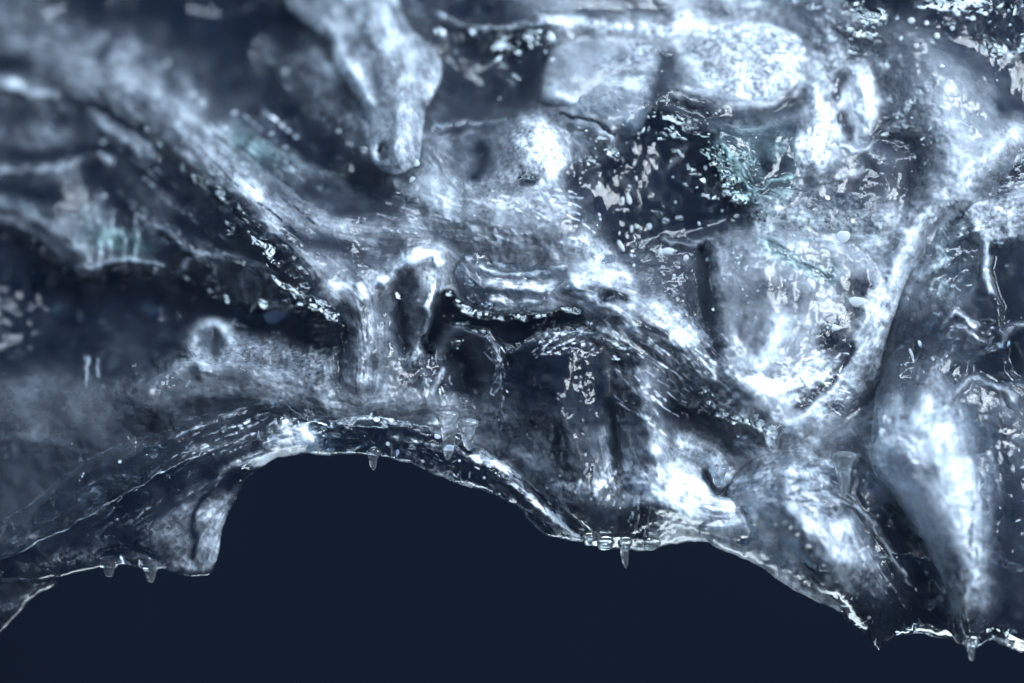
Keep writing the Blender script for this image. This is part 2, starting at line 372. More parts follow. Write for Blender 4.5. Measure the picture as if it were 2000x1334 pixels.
veins(830, 690, 880, 770, 12, 40, 1.6, r=1.8); veins(360, 640, 480, 740, 24, 40, lambda x, y: math.atan2(y - 690, x - 415), r=1.8, wig=.1, val=.6)
veins(470, 660, 640, 740, 34, 45, lambda x, y: -1.0 + VR.gauss(0, .5), r=1.9, val=.6)
veins(280, 560, 420, 620, 14, 24, .9, val=.4); veins(540, 590, 640, 660, 40, 14, -1.0, val=.4)
CM = C.copy(); GM = G.copy(); KM = K.copy(); TM = T.copy(); HM = H.copy()      # maps of the main wall end here
FCM = FC.copy(); FSM = FS.copy()
def reset(c, g=0, k=.5):
    C[:] = painted_tone() if c is None else c; G[:] = g; K[:] = k; T[:] = 0; H[:] = 0; FC[:] = 0.02; FS[:] = 0.0

def bilerp(A, x, y):
    fx = np.clip((x - X0) / ST, 0, A.shape[1] - 1.001); fy = np.clip((y - Y0) / ST, 0, A.shape[0] - 1.001)
    i = fx.astype(np.int64); j = fy.astype(np.int64); u = fx - i; v = fy - j
    return (A[j, i] * (1 - u) + A[j, i + 1] * u) * (1 - v) + (A[j + 1, i] * (1 - u) + A[j + 1, i + 1] * u) * v
def lic(FC, FS, L=22, seed=3, coarse=1):
    r = np.random.RandomState(seed)
    n = r.rand(C.shape[0] // coarse + 2, C.shape[1] // coarse + 2).astype(np.float32)
    N = n.repeat(coarse, 0).repeat(coarse, 1)[:C.shape[0], :C.shape[1]]
    an = 0.5 * np.arctan2(FS, FC); cx, cyy = np.cos(an).astype(np.float32), np.sin(an).astype(np.float32)
    acc = N.copy()
    for sgn in (1, -1):
        x = GXX.copy(); y = GYY.copy(); px, py = cx * sgn, cyy * sgn
        for k in range(L):
            x += px * ST; y += py * ST
            i = np.clip(((x - X0) / ST + .5).astype(np.int32), 0, C.shape[1] - 1); j = np.clip(((y - Y0) / ST + .5).astype(np.int32), 0, C.shape[0] - 1)
            qx, qy = cx[j, i], cyy[j, i]; s = np.where(qx * px + qy * py < 0, -1, 1); px, py = qx * s, qy * s
            acc += N[j, i]
    acc = (acc - acc.mean()) / acc.std()
    return acc

# ------------------------------------------------------------------ materials
def mat_ice(name, base=(0.76, 0.86, 0.98), clear=.62, gloss=.12):
    m = bpy.data.materials.new(name); m.use_nodes = True; nt = m.node_tree; N = nt.nodes; L = nt.links
    b = N['Principled BSDF']; out = N['Material Output']
    def attr(nm):
        a = N.new('ShaderNodeAttribute'); a.attribute_name = nm; return a.outputs['Fac']
    def math_(op, a, b2=None, c=None, clamp=False):
        n = N.new('ShaderNodeMath'); n.operation = op; n.use_clamp = clamp
        for k, v in enumerate((a, b2, c)):
            if v is None: continue
            if isinstance(v, (int, float)): n.inputs[k].default_value = v
            else: L.new(v, n.inputs[k])
        return n.outputs[0]
    tc = N.new('ShaderNodeTexCoord')
    def noise(scale, det=3, dist=0):
        n = N.new('ShaderNodeTexNoise'); n.inputs['Scale'].default_value = scale; n.inputs['Detail'].default_value = det
        n.inputs['Distortion'].default_value = dist; L.new(tc.outputs['Object'], n.inputs['Vector']); return n.outputs['Fac']
    cloud_tone = attr('cloud_tone'); grain = attr('grain'); teal = attr('teal')
    fine = noise(1100, 3, 0); mid = noise(260, 3, .3)
    # frost: fine white crystals where the ice is grainy
    d1 = math_('MULTIPLY', math_('SUBTRACT', fine, 0.5), math_('ADD', math_('MULTIPLY', grain, 2.2), 0.25))
    d2 = math_('MULTIPLY', math_('SUBTRACT', mid, 0.5), 0.45)
    cl = math_('ADD', math_('ADD', cloud_tone, math_('MULTIPLY', math_('ADD', d1, d2), math_('ADD', math_('MULTIPLY', cloud_tone, 1.3), .12))), 0, clamp=True)
    vo = N.new('ShaderNodeTexVoronoi'); vo.inputs['Scale'].default_value = 420; L.new(tc.outputs['Object'], vo.inputs['Vector'])
    sx = N.new('ShaderNodeSeparateColor'); L.new(vo.outputs['Color'], sx.inputs[0])
    rad = math_('MULTIPLY', math_('SUBTRACT', sx.outputs[0], math_('SUBTRACT', .90, math_('MULTIPLY', grain, .45))), .55, clamp=True)
    speck = math_('MULTIPLY', math_('LESS_THAN', vo.outputs['Distance'], rad), .75)
    cl = math_('MAXIMUM', cl, speck)
    mix = N.new('ShaderNodeMix'); mix.data_type = 'RGBA'; L.new(teal, mix.inputs['Factor'])
    mix.inputs['A'].default_value = (*base, 1); mix.inputs['B'].default_value = (0.52, 0.82, 0.87, 1)
    # near-black clear ice to pale cloudy ice, painted light and dark included
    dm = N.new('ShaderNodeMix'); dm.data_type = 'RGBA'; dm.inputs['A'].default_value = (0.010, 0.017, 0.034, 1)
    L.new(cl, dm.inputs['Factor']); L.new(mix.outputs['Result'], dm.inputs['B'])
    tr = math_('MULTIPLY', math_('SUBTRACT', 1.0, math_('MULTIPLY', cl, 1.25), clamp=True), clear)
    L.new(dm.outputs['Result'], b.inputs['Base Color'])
    b.inputs['Subsurface Weight'].default_value = .6; b.inputs['Subsurface Radius'].default_value = (0.6, 0.85, 1.0)
    b.inputs['Subsurface Scale'].default_value = 0.0020
    L.new(math_('ADD', math_('MULTIPLY', cl, 0.25), math_('ADD', math_('MULTIPLY', fine, .12), math_('ADD', math_('MULTIPLY', grain, .15), gloss))), b.inputs['Roughness'])
    b.inputs['IOR'].default_value = 1.31
    b.inputs['Coat Weight'].default_value = 0.4; b.inputs['Coat Roughness'].default_value = 0.06; b.inputs['Coat IOR'].default_value = 1.33
    h = math_('ADD', math_('MULTIPLY', fine, math_('ADD', math_('MULTIPLY', grain, .7), .04)), math_('MULTIPLY', mid, 0.25))
    bp = N.new('ShaderNodeBump'); bp.inputs['Distance'].default_value = 0.0009; L.new(math_('MULTIPLY_ADD', math_('MULTIPLY', cloud_tone, 2.5, clamp=True), .28, .08), bp.inputs['Strength'])
    L.new(h, bp.inputs['Height']); L.new(bp.outputs[0], b.inputs['Normal'])
    gl = N.new('ShaderNodeBsdfPrincipled'); gl.inputs['Transmission Weight'].default_value = 1; gl.inputs['IOR'].default_value = 1.31
    gt = N.new('ShaderNodeMix'); gt.data_type = 'RGBA'; L.new(teal, gt.inputs['Factor']); gt.inputs['A'].default_value = (.78, .88, .98, 1); gt.inputs['B'].default_value = (.58, .88, .92, 1)
    L.new(gt.outputs['Result'], gl.inputs['Base Color']); L.new(math_('ADD', math_('MULTIPLY', fine, .08), .02), gl.inputs['Roughness']); L.new(bp.outputs[0], gl.inputs['Normal'])
    ms = N.new('ShaderNodeMixShader'); L.new(tr, ms.inputs[0]); L.new(b.outputs[0], ms.inputs[1]); L.new(gl.outputs[0], ms.inputs[2]); L.new(ms.outputs[0], out.inputs['Surface'])
    return m
def mat_glass(name, col=(0.9, 0.96, 1.0), rough=0.02, ior=1.33, trans=1.0):
    m = bpy.data.materials.new(name); m.use_nodes = True; nt = m.node_tree; b = nt.nodes['Principled BSDF']
    b.inputs['Base Color'].default_value = (*col, 1); b.inputs['Roughness'].default_value = rough
    b.inputs['IOR'].default_value = ior; b.inputs['Transmission Weight'].default_value = trans
    tc = nt.nodes.new('ShaderNodeTexCoord'); n = nt.nodes.new('ShaderNodeTexNoise'); n.inputs['Scale'].default_value = 400
    nt.links.new(tc.outputs['Object'], n.inputs['Vector'])
    bp = nt.nodes.new('ShaderNodeBump'); bp.inputs['Strength'].default_value = .12; bp.inputs['Distance'].default_value = .0006
    nt.links.new(n.outputs['Fac'], bp.inputs['Height']); nt.links.new(bp.outputs[0], b.inputs['Normal'])
    return m
ICE = mat_ice('cloudy_ice'); RIM = mat_ice('clear_rim_ice', clear=.9, gloss=.04); SMOOTH = mat_ice('smooth_wet_ice', clear=.7, gloss=.06); WATER = mat_glass('melt_water', (.88, .94, .98), .03, 1.33, .96); BUB = mat_glass('frosted_bubble_or_glint', (0.78, 0.88, 0.96), .12, 1.31, .6)

# ------------------------------------------------------------------ backdrop
def backdrop():
    m = bpy.data.materials.new('navy_backdrop'); m.use_nodes = True; nt = m.node_tree; b = nt.nodes['Principled BSDF']
    tc = nt.nodes.new('ShaderNodeTexCoord'); n = nt.nodes.new('ShaderNodeTexNoise'); n.inputs['Scale'].default_value = 2.2; n.inputs['Detail'].default_value = 2
    r = nt.nodes.new('ShaderNodeValToRGB'); r.color_ramp.elements[0].color = (0.011, 0.019, 0.042, 1); r.color_ramp.elements[1].color = (0.036, 0.054, 0.095, 1)
    nt.links.new(tc.outputs['Object'], n.inputs['Vector']); nt.links.new(n.outputs['Fac'], r.inputs[0]); nt.links.new(r.outputs[0], b.inputs['Base Color'])
    b.inputs['Roughness'].default_value = .9; b.inputs['Specular IOR Level'].default_value = .1
    me = bpy.data.meshes.new('backdrop'); vs = []; fs = []
    n_ = 24
    prof = [(-0.9, -1.2)] + [(-0.9 + 0.0, -0.8)] + [(0.9 + 0.35 * math.cos(a), -0.45 + 0.35 * math.sin(a)) for a in np.linspace(-math.pi / 2, 0, 8)] + [(1.25, 1.6)]
    prof[0] = (-0.3, -0.8); prof = prof[:1] + prof[2:]
    for (y, z) in prof:
        for k in range(n_): vs.append((-2 + 4 * k / (n_ - 1), y, z))
    for j in range(len(prof) - 1):
        for k in range(n_ - 1): fs.append((j * n_ + k, j * n_ + k + 1, (j + 1) * n_ + k + 1, (j + 1) * n_ + k))
    me.from_pydata(vs, [], fs); me.materials.append(m)
    for p in me.polygons: p.use_smooth = True
    o = bpy.data.objects.new('backdrop', me); sc.collection.objects.link(o); o['kind'] = 'structure'
backdrop()

# ------------------------------------------------------------------ the ice
def P(px, py, y):
    """a point given by its place on the focal plane and its depth y behind it (photo pixels)"""
    k = (CAMD / S * 1000 + y) / (CAMD / S * 1000)
    return (px - 1000) * k * S / 1000, y * S / 1000, (667 - py) * k * S / 1000
ice = bpy.data.objects.new('ice_formation', None); sc.collection.objects.link(ice)
ice['label'] = 'clear and cloudy melting ice with an arched underside against dark navy'; ice['category'] = 'ice'
ice.empty_display_size = 0.02
def grid_part(name, outline, depth, R, TH, back=0.7, step=2.0, edge=6, disp=1.0, mapset=None, label=None, seed=0, backh=0, mat=None):
    """closed solid: a rounded body inside an uneven outline, with the relief of the body maps on its front"""
    Cm, Gm, Km, Tm, Hm, Fc, Fs = mapset
    p = smooth(outline, 8, True)
    sx0, sy0 = max(X0, p[:, 0].min() - 2 * step), max(Y0, p[:, 1].min() - 2 * step)
    sx1, sy1 = min(X1, p[:, 0].max() + 2 * step), min(Y1, p[:, 1].max() + 2 * step)
    xs = np.arange(sx0, sx1 + step, step); ys = np.arange(sy0, sy1 + step, step)
    XX, YY = np.meshgrid(xs, ys)
    wx = XX + edge * fbm(XX, YY, 45, 3, 31 + seed); wy = YY + edge * fbm(XX, YY, 45, 3, 37 + seed)
    cs = 4                                             # distance field on a coarser grid
    Xc, Yc = np.meshgrid(xs[::cs], ys[::cs])
    Xf = XX
    D = sdf_poly(wx, wy, p) if XX.size < 120000 else None
    if D is None:
        far = sdf_poly(Xc, Yc, p)
        ix = np.clip((wx - xs[0]) / (step * cs), 0, far.shape[1] - 1.001); iy = np.clip((wy - ys[0]) / (step * cs), 0, far.shape[0] - 1.001)
        i = ix.astype(int); j = iy.astype(int); u = ix - i; v = iy - j
        D = (far[j, i] * (1 - u) + far[j, i + 1] * u) * (1 - v) + (far[j + 1, i] * (1 - u) + far[j + 1, i + 1] * u) * v
    gyv, gxv = np.gradient(D, step); gl = np.sqrt(gxv ** 2 + gyv ** 2) + 1e-6
    out = D < 0
    PX = np.where(out, XX - D * gxv / gl ** 2 * 1.0, XX); PY = np.where(out, YY - D * gyv / gl ** 2 * 1.0, YY)
    q = 1 - np.clip(D / R, 0, 1); t = TH * np.sqrt(np.clip(1 - q * q, 0, 1))
    e = sstep(0, 26, D)
    fine = lic(Fc, Fs, 14, 5 + seed); med = lic(Fc, Fs, 26, 8 + seed, 5)
    lf = bilerp(fine, PX, PY); lm = bilerp(med, PX, PY)
    k = bilerp(Km, PX, PY); c = bilerp(Cm, PX, PY); g = bilerp(Gm, PX, PY)
    cs_ = .10 + .90 * sstep(.10, .38, c)          # clear ice melts smoother than frosted ice
    big = fbm(PX, PY, 190, 2, 50 + seed) * 20
    rip = fbm(PX + 14 * fbm(PX, PY, 60, 2, 71), PY + 14 * fbm(PX, PY, 60, 2, 75), 90, 3, 60 + seed, .35) * 6
    h = bilerp(Hm, PX, PY) * 1.6 + (big + rip * (.4 + .6 * cs_) + (lm * k * 0.42 + lf * k * 0.09 + g * fbm(PX, PY, 7, 2, 90) * .5) * cs_) * disp
    y0 = depth(PX, PY)
    yf = y0 - t - h * e
    yb = y0 + t * back + backh * e + (fbm(PX, PY, 80, 3, 200 + seed) * 30) * e
    yb = np.maximum(yb, yf + 0.5 * e)
    cloud_tone = c * (1 + 0.12 * k * lm + 0.10 * k * lf) + 0.05 * k * np.clip(lm, 0, 2) * c
    # feathery seams drawn out along the flow
    sx_, sy_ = PX + 26 * fbm(PX, PY, 110, 3, 141) + lm * 5, PY + 26 * fbm(PX, PY, 110, 3, 147) + lm * 5
    kk_ = np.clip(.25 + 1.1 * k, 0, 1.2)
    r1 = np.clip(1 - np.abs(fbm(sx_, sy_, 70, 3, 151)) * 3.2, 0, 1) ** 5; r2 = np.clip(1 - np.abs(fbm(sx_, sy_, 26, 3, 157)) * 3.2, 0, 1) ** 5
    ed = sstep(-.06, .06, fbm(sx_, sy_, 48, 3, 163)) - .5
    cloud_tone = cloud_tone * (1 + kk_ * (.19 * ed + .22 * r1 + .14 * r2)) + .03 * r1 * k
    yf = yf - (1.3 * r1 + .5 * r2 + 1.0 * ed) * e * kk_ * cs_
    cloud_tone = cloud_tone * (1 + fbm(PX, PY, 40, 5, 120) * .6 * kk_)
    cloud_tone = 1.0 * np.clip(cloud_tone, 0, 1) ** 1.85
    keepv = D > -step * 1.5
    cell = (D[:-1, :-1] > -step * .9) & (D[1:, :-1] > -step * .9) & (D[:-1, 1:] > -step * .9) & (D[1:, 1:] > -step * .9) & \
           ((D[:-1, :-1] > 0) | (D[1:, :-1] > 0) | (D[:-1, 1:] > 0) | (D[1:, 1:] > 0))
    used = np.zeros(D.shape, bool)
    used[:-1, :-1] |= cell; used[1:, :-1] |= cell; used[:-1, 1:] |= cell; used[1:, 1:] |= cell
    # boundary vertices: any used vertex not surrounded by four cells
    cnt = np.zeros(D.shape, int)
    cnt[:-1, :-1] += cell; cnt[1:, :-1] += cell; cnt[:-1, 1:] += cell; cnt[1:, 1:] += cell
    bnd = used & (cnt < 4)
    yf = np.where(bnd, y0, yf)
    nf = used.sum(); idf = -np.ones(D.shape, int); idf[used] = np.arange(nf)
    inner = used & ~bnd; idb = idf.copy(); idb[inner] = nf + np.arange(inner.sum())
    def pos(Yd, m):
        kk = (CAMD / S * 1000 + Yd[m]) / (CAMD / S * 1000)
        return np.stack([(PX[m] - 1000) * kk, Yd[m], (667 - PY[m]) * kk], 1) * S / 1000
    V = np.vstack([pos(yf, used), pos(yb, inner)])
    jj, ii = np.nonzero(cell)
    F1 = np.stack([idf[jj, ii], idf[jj + 1, ii], idf[jj + 1, ii + 1], idf[jj, ii + 1]], 1)
    F2 = np.stack([idb[jj, ii], idb[jj, ii + 1], idb[jj + 1, ii + 1], idb[jj + 1, ii]], 1)
    allb = (bnd[jj, ii] & bnd[jj + 1, ii] & bnd[jj + 1, ii + 1] & bnd[jj, ii + 1])
    F = np.vstack([F1, F2[~allb]])
    me = bpy.data.meshes.new(name); me.vertices.add(len(V)); me.vertices.foreach_set('co', V.ravel().astype(np.float32))
    me.loops.add(F.size); me.loops.foreach_set('vertex_index', F.ravel().astype(np.int32))
    me.polygons.add(len(F)); me.polygons.foreach_set('loop_start', np.arange(0, F.size, 4, dtype=np.int32))
    me.polygons.foreach_set('use_smooth', np.ones(len(F), bool))
    me.update(calc_edges=True)
    for nm, A in (('cloud_tone', np.clip(cloud_tone, 0, 1)), ('grain', g), ('teal', bilerp(Tm, PX, PY))):
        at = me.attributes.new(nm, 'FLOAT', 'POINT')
        b = A[inner] * (0.15 if nm == 'cloud_tone' else 1)
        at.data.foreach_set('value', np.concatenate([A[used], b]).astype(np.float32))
    me.materials.append(mat or ICE)
    o = bpy.data.objects.new(name, me); sc.collection.objects.link(o); o.parent = ice
    if label: o['label'] = label
    return o
def wall_depth(x, y):
    a = sstep(900, -100, 0.75 * x + 0.9 * y - 150)            # recedes to the upper left
    b = sstep(520, -60, y)                                    # and upwards
    return 30 + 400 * a + 190 * b
MAIN = (CM, GM, KM, TM, HM, FCM, FSM)
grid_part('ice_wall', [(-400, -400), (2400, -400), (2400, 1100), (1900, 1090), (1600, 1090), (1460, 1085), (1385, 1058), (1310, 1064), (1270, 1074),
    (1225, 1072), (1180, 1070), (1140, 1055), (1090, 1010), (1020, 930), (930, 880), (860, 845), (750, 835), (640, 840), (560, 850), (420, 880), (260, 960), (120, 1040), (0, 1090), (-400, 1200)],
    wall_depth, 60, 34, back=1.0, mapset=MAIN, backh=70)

# overlapping bodies in front of the wall, each with its own maps
def maps(): return (C.copy(), G.copy(), K.copy(), T.copy(), H.copy(), FC.copy(), FS.copy())
# right pillar
reset(None, .1, .6)
flow([(1800, 700), (1850, 1250)], 160, .6); flow([(1950, 600), (1960, 1250)], 100, .8)
line([(2000, 250), (1880, 360), (1800, 440), (1760, 540), (1730, 640)], 12, .12, h=4)
line([(1990, 290), (1900, 370), (1840, 430), (1810, 480)], 14, .55, k=1, h=6); line([(1990, 330), (1920, 370), (1860, 440)], 10, .1, k=1)
poly([(1890, 400), (2040, 370), (2040, 480), (1930, 470), (1900, 440)], .55, 10, h=6, g=.4)
line([(1850, 470), (1880, 520), (1860, 560)], 34, .34, t=.4, k=1, g=.3)
line([(1800, 540), (1850, 500)], 9, .6, h=5); line([(1790, 620), (1830, 560)], 18, .4)
line([(1870, 490), (1900, 470)], 22, .04)
line([(1925, 470), (1928, 520), (1935, 570)], 9, .55, h=5)
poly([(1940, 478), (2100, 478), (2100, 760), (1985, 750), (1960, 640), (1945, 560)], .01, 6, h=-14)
line([(1840, 640), (1870, 620), (1900, 640)], 5, .8, h=6); line([(1850, 655), (1880, 640), (1905, 660)], 3, .6)
line([(1960, 650), (1990, 640), (2060, 645)], 12, .4, h=8)
line([(1760, 760), (1800, 650), (1840, 690), (1900, 720)], 44, .10, h=-4, g=.3)
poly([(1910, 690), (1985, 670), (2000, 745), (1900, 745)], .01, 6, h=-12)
line([(1850, 780), (1900, 738), (1945, 760), (1980, 790)], 8, .55, h=8)
line([(1810, 830), (1850, 770), (1830, 900)], 20, .45, h=8, k=1)
line([(1760, 820), (1775, 760), (1790, 700)], 12, .12, h=-8)
line([(1700, 860), (1740, 880), (1780, 900)], 24, .7, h=8, k=1)
line([(1720, 800), (1700, 860)], 14, .3)
line([(1790, 860), (1840, 960), (1875, 1060), (1882, 1170)], 100, .76, h=80, k=.2, g=0)
line([(1900, 800), (1930, 850)], 36, .16, g=.5)
line([(1780, 940), (1830, 1020), (1870, 1100), (1880, 1180)], 24, .5, h=8, g=.4)
line([(1710, 900), (1760, 970), (1800, 1050), (1840, 1130), (1870, 1190)], 9, .85, h=10, g=.3)
line([(1950, 850), (1965, 1000), (1960, 1200)], 34, .05, h=0); line([(2040, 800), (2040, 1250)], 40, .05)
line([(1935, 880), (1950, 960)], 6, .4, h=0)
line([(1905, 1120), (1885, 1170), (1872, 1210)], 7, .7, h=6)
line([(1900, 1230), (1970, 1230)], 24, .10); line([(1910, 1262), (1935, 1250), (1965, 1262)], 6, .6, h=4)
veins(1760, 700, 1860, 900, 26, 90, -1.1, r=1.8, val=.6, wig=.15); veins(1790, 400, 1990, 470, 22, 120, -.35, r=2.0, val=.7, wig=.15)
veins(1740, 930, 1850, 1150, 40, 60, 1.1, r=1.8, val=.75); veins(1700, 840, 1790, 930, 30, 60, .9, r=2.2, val=.9, h=4); veins(1880, 760, 1960, 1180, 26, 120, 1.55, r=2.2, val=.1, h=-3, wig=.06); veins(1820, 610, 1930, 660, 12, 50, .2, val=.9)
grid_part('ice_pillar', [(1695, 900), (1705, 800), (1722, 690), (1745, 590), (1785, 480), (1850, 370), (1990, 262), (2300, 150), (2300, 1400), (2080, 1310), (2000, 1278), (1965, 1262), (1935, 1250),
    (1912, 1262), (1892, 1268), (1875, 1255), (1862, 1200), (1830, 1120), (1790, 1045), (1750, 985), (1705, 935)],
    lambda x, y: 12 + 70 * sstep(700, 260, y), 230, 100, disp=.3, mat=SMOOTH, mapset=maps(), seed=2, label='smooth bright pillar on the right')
# fang
reset(None, .0, .55)
flow([(1450, 950), (1650, 930), (1800, 1150)], 60, 1); flow([(1480, 1060), (1600, 1150), (1700, 1230)], 60, 1)
line([(1420, 985), (1450, 920), (1500, 885), (1570, 878), (1620, 905)], 5, .6, h=7)
line([(1450, 960), (1520, 920), (1600, 930), (1650, 960)], 26, .42, g=.5, k=1)
line([(1520, 960), (1600, 1000), (1660, 990)], 14, .18, g=.9, h=-4)
line([(1540, 960), (1590, 1040), (1640, 1120)], 60, .58, h=46, k=.4); line([(1550, 1010), (1590, 1040), (1630, 1100)], 22, .75, h=6)  # fang highlights painted in as pale strokes
line([(1660, 1030), (1655, 1090)], 16, .65, h=14)
line([(1560, 1060), (1590, 1110)], 18, .2, h=-8)
line([(1480, 1060), (1540, 1100), (1590, 1140)], 22, .6, g=.5, h=5)
line([(1670, 1120), (1700, 1150)], 30, .42, g=.6)
line([(1700, 960), (1760, 1050), (1810, 1130), (1850, 1220)], 46, .015, h=8, k=1)
line([(1690, 900), (1720, 950)], 30, .04, h=6)
line([(1650, 960), (1690, 1010), (1740, 1080), (1780, 1140)], 5, .6, h=3, k=1)
line([(1640, 980), (1700, 1010), (1720, 1050)], 5, .5, h=5)
line([(1660, 1190), (1740, 1210), (1820, 1220)], 30, .05, h=0, g=.4)
line([(1680, 1180), (1700, 1200)], 18, .18, g=.8)
line([(1385, 1056), (1430, 1078), (1475, 1100), (1530, 1138), (1590, 1172), (1630, 1188)], 8, .85, h=6)  # light along the lower edge painted in
line([(1735, 1244), (1790, 1234), (1840, 1243)], 4, .8, h=4)
line([(1390, 1010), (1420, 1030), (1460, 1020)], 24, .85, h=8)
line([(1460, 1000), (1470, 1040), (1450, 1060)], 5, .1, h=-6)
veins(1450, 890, 1680, 990, 46, 90, lambda x, y: (x - 1560) * .004, r=1.8, val=.15, h=-3, wig=.25)
veins(1640, 950, 1800, 1130, 22, 120, 1.0, r=1.8, val=.6, wig=.1)
grid_part('ice_fang', [(1350, 1025), (1395, 990), (1425, 930), (1480, 885), (1560, 870), (1625, 898), (1680, 885), (1725, 930), (1765, 995), (1805, 1060), (1850, 1150), (1872, 1240), (1878, 1258), (1840, 1247),
    (1790, 1238), (1738, 1247), (1715, 1270), (1690, 1240), (1630, 1192), (1590, 1175), (1530, 1140), (1470, 1100), (1420, 1077), (1385, 1060)],
    lambda x, y: -5 + 0 * x, 110, 78, disp=.6, mat=SMOOTH, mapset=maps(), seed=4, label='blunt fang of ice hanging at the lower right')
# arch band
reset(.07, 1.0, .9)
flow([(600, 850), (750, 850), (900, 900), (1000, 960), (1120, 1050)], 60, 2)
line([(650, 825), (720, 818), (800, 828), (860, 848)], 9, .5, g=1, h=4)
line([(760, 850), (860, 870), (940, 895), (1010, 945)], 7, .5, k=1)
line([(790, 890), (850, 920), (920, 950)], 9, .55, g=1, h=4)
line([(940, 885), (1000, 930), (1060, 985), (1120, 1045)], 14, .75, k=1, g=.4, h=6)
line([(960, 950), (1010, 980), (1050, 1020), (1090, 1045)], 12, .5, k=1, g=.2)
line([(610, 880), (700, 880)], 6, .35)
veins(940, 890, 1130, 1040, 40, 70, .78, r=2.2, val=.03, h=-4, wig=.3); veins(780, 860, 960, 900, 20, 60, .35, r=2.0, val=.7, wig=.2)
grid_part('ice_arch', [(590, 835), (650, 818), (720, 812), (800, 822), (860, 842), (930, 868), (1000, 915), (1060, 965), (1112, 1015), (1145, 1058), (1090, 1051), (1050, 1035), (1012, 992), (960, 966), (880, 940), (800, 905), (710, 887), (605, 887)],
    lambda x, y: -8 + 0 * x, 40, 34, mat=RIM, mapset=maps(), seed=6, label='thin speckled arch band')
# lower-left strand with its broken flap
reset(.17, .1, .8)
flow([(0, 1050), (150, 940), (350, 850), (520, 800)], 60, 2); flow([(200, 1060), (350, 960), (480, 900), (600, 860)], 50, 2)
line([(120, 930), (220, 880), (330, 850)], 26, .30, g=.7, h=8)
line([(360, 840), (440, 810), (510, 785)], 6, .5, k=1, h=6); line([(380, 860), (460, 830), (530, 800)], 10, .2)
line([(330, 880), (420, 880), (500, 860)], 22, .3, k=1)
line([(250, 930), (330, 900)], 30, .03); line([(100, 1000), (180, 950), (240, 980)], 30, .03)
line([(480, 908), (540, 882), (608, 868)], 17, .97, h=5, g=.2); line([(555, 858), (600, 852)], 24, .97, h=4, g=.2)
line([(430, 930), (500, 885), (560, 850)], 9, .6, k=1, h=4); line([(440, 950), (480, 920)], 12, .03)
poly([(290, 1030), (370, 960), (450, 965), (440, 1040), (415, 1115), (290, 1110)], .56, 16, k=.5, g=.1)
line([(330, 980), (400, 950)], 22, .28); line([(440, 975), (425, 1040), (412, 1090)], 9, .6, h=4)
line([(380, 1090), (385, 1000), (405, 960)], 5, .15)
line([(270, 1070), (330, 1030)], 26, .4, g=.2)
line([(200, 1085), (260, 1072), (300, 1085)], 7, .05, h=-7)
line([(0, 1060), (80, 1050)], 24, .28, g=.4); line([(40, 1110), (140, 1090), (180, 1080)], 14, .42, g=.9)
line([(160, 1060), (220, 1050)], 20, .25)
line([(0, 1090), (60, 1080)], 12, .05)
veins(200, 780, 560, 900, 70, 130, -.42, r=2.4, val=.8, wig=.12); veins(60, 900, 400, 1060, 40, 80, -.6, r=2.4, val=.5, wig=.2)
grid_part('ice_strand', [(-300, 1100), (-60, 1035), (0, 1015), (60, 985), (130, 925), (200, 880), (300, 845), (420, 798), (500, 772), (548, 776), (600, 808), (655, 828), (720, 850), (700, 878), (616, 886), (545, 895), (502, 916), (482, 940), (456, 985),
    (432, 1040), (422, 1095), (402, 1125), (345, 1119), (318, 1112), (295, 1116), (270, 1108), (240, 1104), (215, 1106), (190, 1112), (100, 1130), (0, 1137), (-300, 1180)],
    lambda x, y: 10 + 0.10 * (500 - x) * 0.5, 75, 46, mat=RIM, mapset=maps(), seed=8, label='dark twisted strand ending in a torn pale flap')
reset(.12, .5, 1.0); flow([(0, 1200), (100, 1140)], 80, 2); line([(-60, 1230), (10, 1190), (70, 1145)], 7, .4, k=1)
grid_part('ice_strand', [(-250, 1160), (-60, 1125), (30, 1122), (112, 1135), (70, 1165), (35, 1200), (0, 1237), (-120, 1330), (-250, 1380)],
    lambda x, y: 70 + 0 * x, 60, 40, mapset=maps(), seed=9, label='small blurred strand end at the lower left corner')
# hanging icicle, blurred, upper centre
reset(.54, .1, .5)
flow([(640, 0), (760, 300)], 90, 1)
line([(640, 60), (690, 150), (730, 210)], 20, .85, h=8); line([(740, 40), (780, 150), (790, 300)], 30, .62, h=10)
line([(700, 60), (730, 160), (745, 210)], 12, .45, h=-6); line([(745, 290), (750, 302)], 10, .0, h=-22); line([(600, 20), (640, 60)], 22, .5)
line([(735, 270), (740, 320), (790, 330)], 13, .8, h=5)
grid_part('icicle', [(520, -260), (540, -40), (575, 30), (640, 80), (660, 140), (700, 200), (720, 240), (722, 300), (745, 333), (785, 342), (812, 322), (822, 290), (832, 220), (862, 150), (850, 95), (800, 50), (770, -40), (760, -260)],
    lambda x, y: wall_depth(x, y) - 55, 70, 55, mapset=maps(), seed=10, step=3, label='pale blurred icicle with a dark dimple at its tip')
# pale block
reset(.56, 0, .05); line([(1080, 180), (1150, 215), (1230, 230), (1262, 150)], 16, .85, h=6); line([(1190, 130), (1230, 120)], 18, .5, g=1)
grid_part('ice_block', [(1075, 95), (1058, 190), (1110, 222), (1180, 238), (1232, 256), (1262, 180), (1280, 115), (1210, 82), (1130, 78)],
    lambda x, y: wall_depth(x, y) - 18, 60, 50, mapset=maps(), seed=12, step=3, label='smooth pale block under the frosted top edge')
# frosted lump
reset(.64, .8, .3); line([(1380, 110), (1420, 130)], 18, .4, g=1); line([(1360, 180), (1450, 205), (1540, 180)], 12, .8, h=3)
grid_part('frost_lump', [(1325, 80), (1340, 180), (1400, 208), (1460, 212), (1540, 185), (1580, 130), (1570, 70), (1480, 40), (1390, 40)],
    lambda x, y: wall_depth(x, y) - 18, 75, 55, mapset=maps(), seed=13, step=2, label='sparkling frosted lump at the upper right')
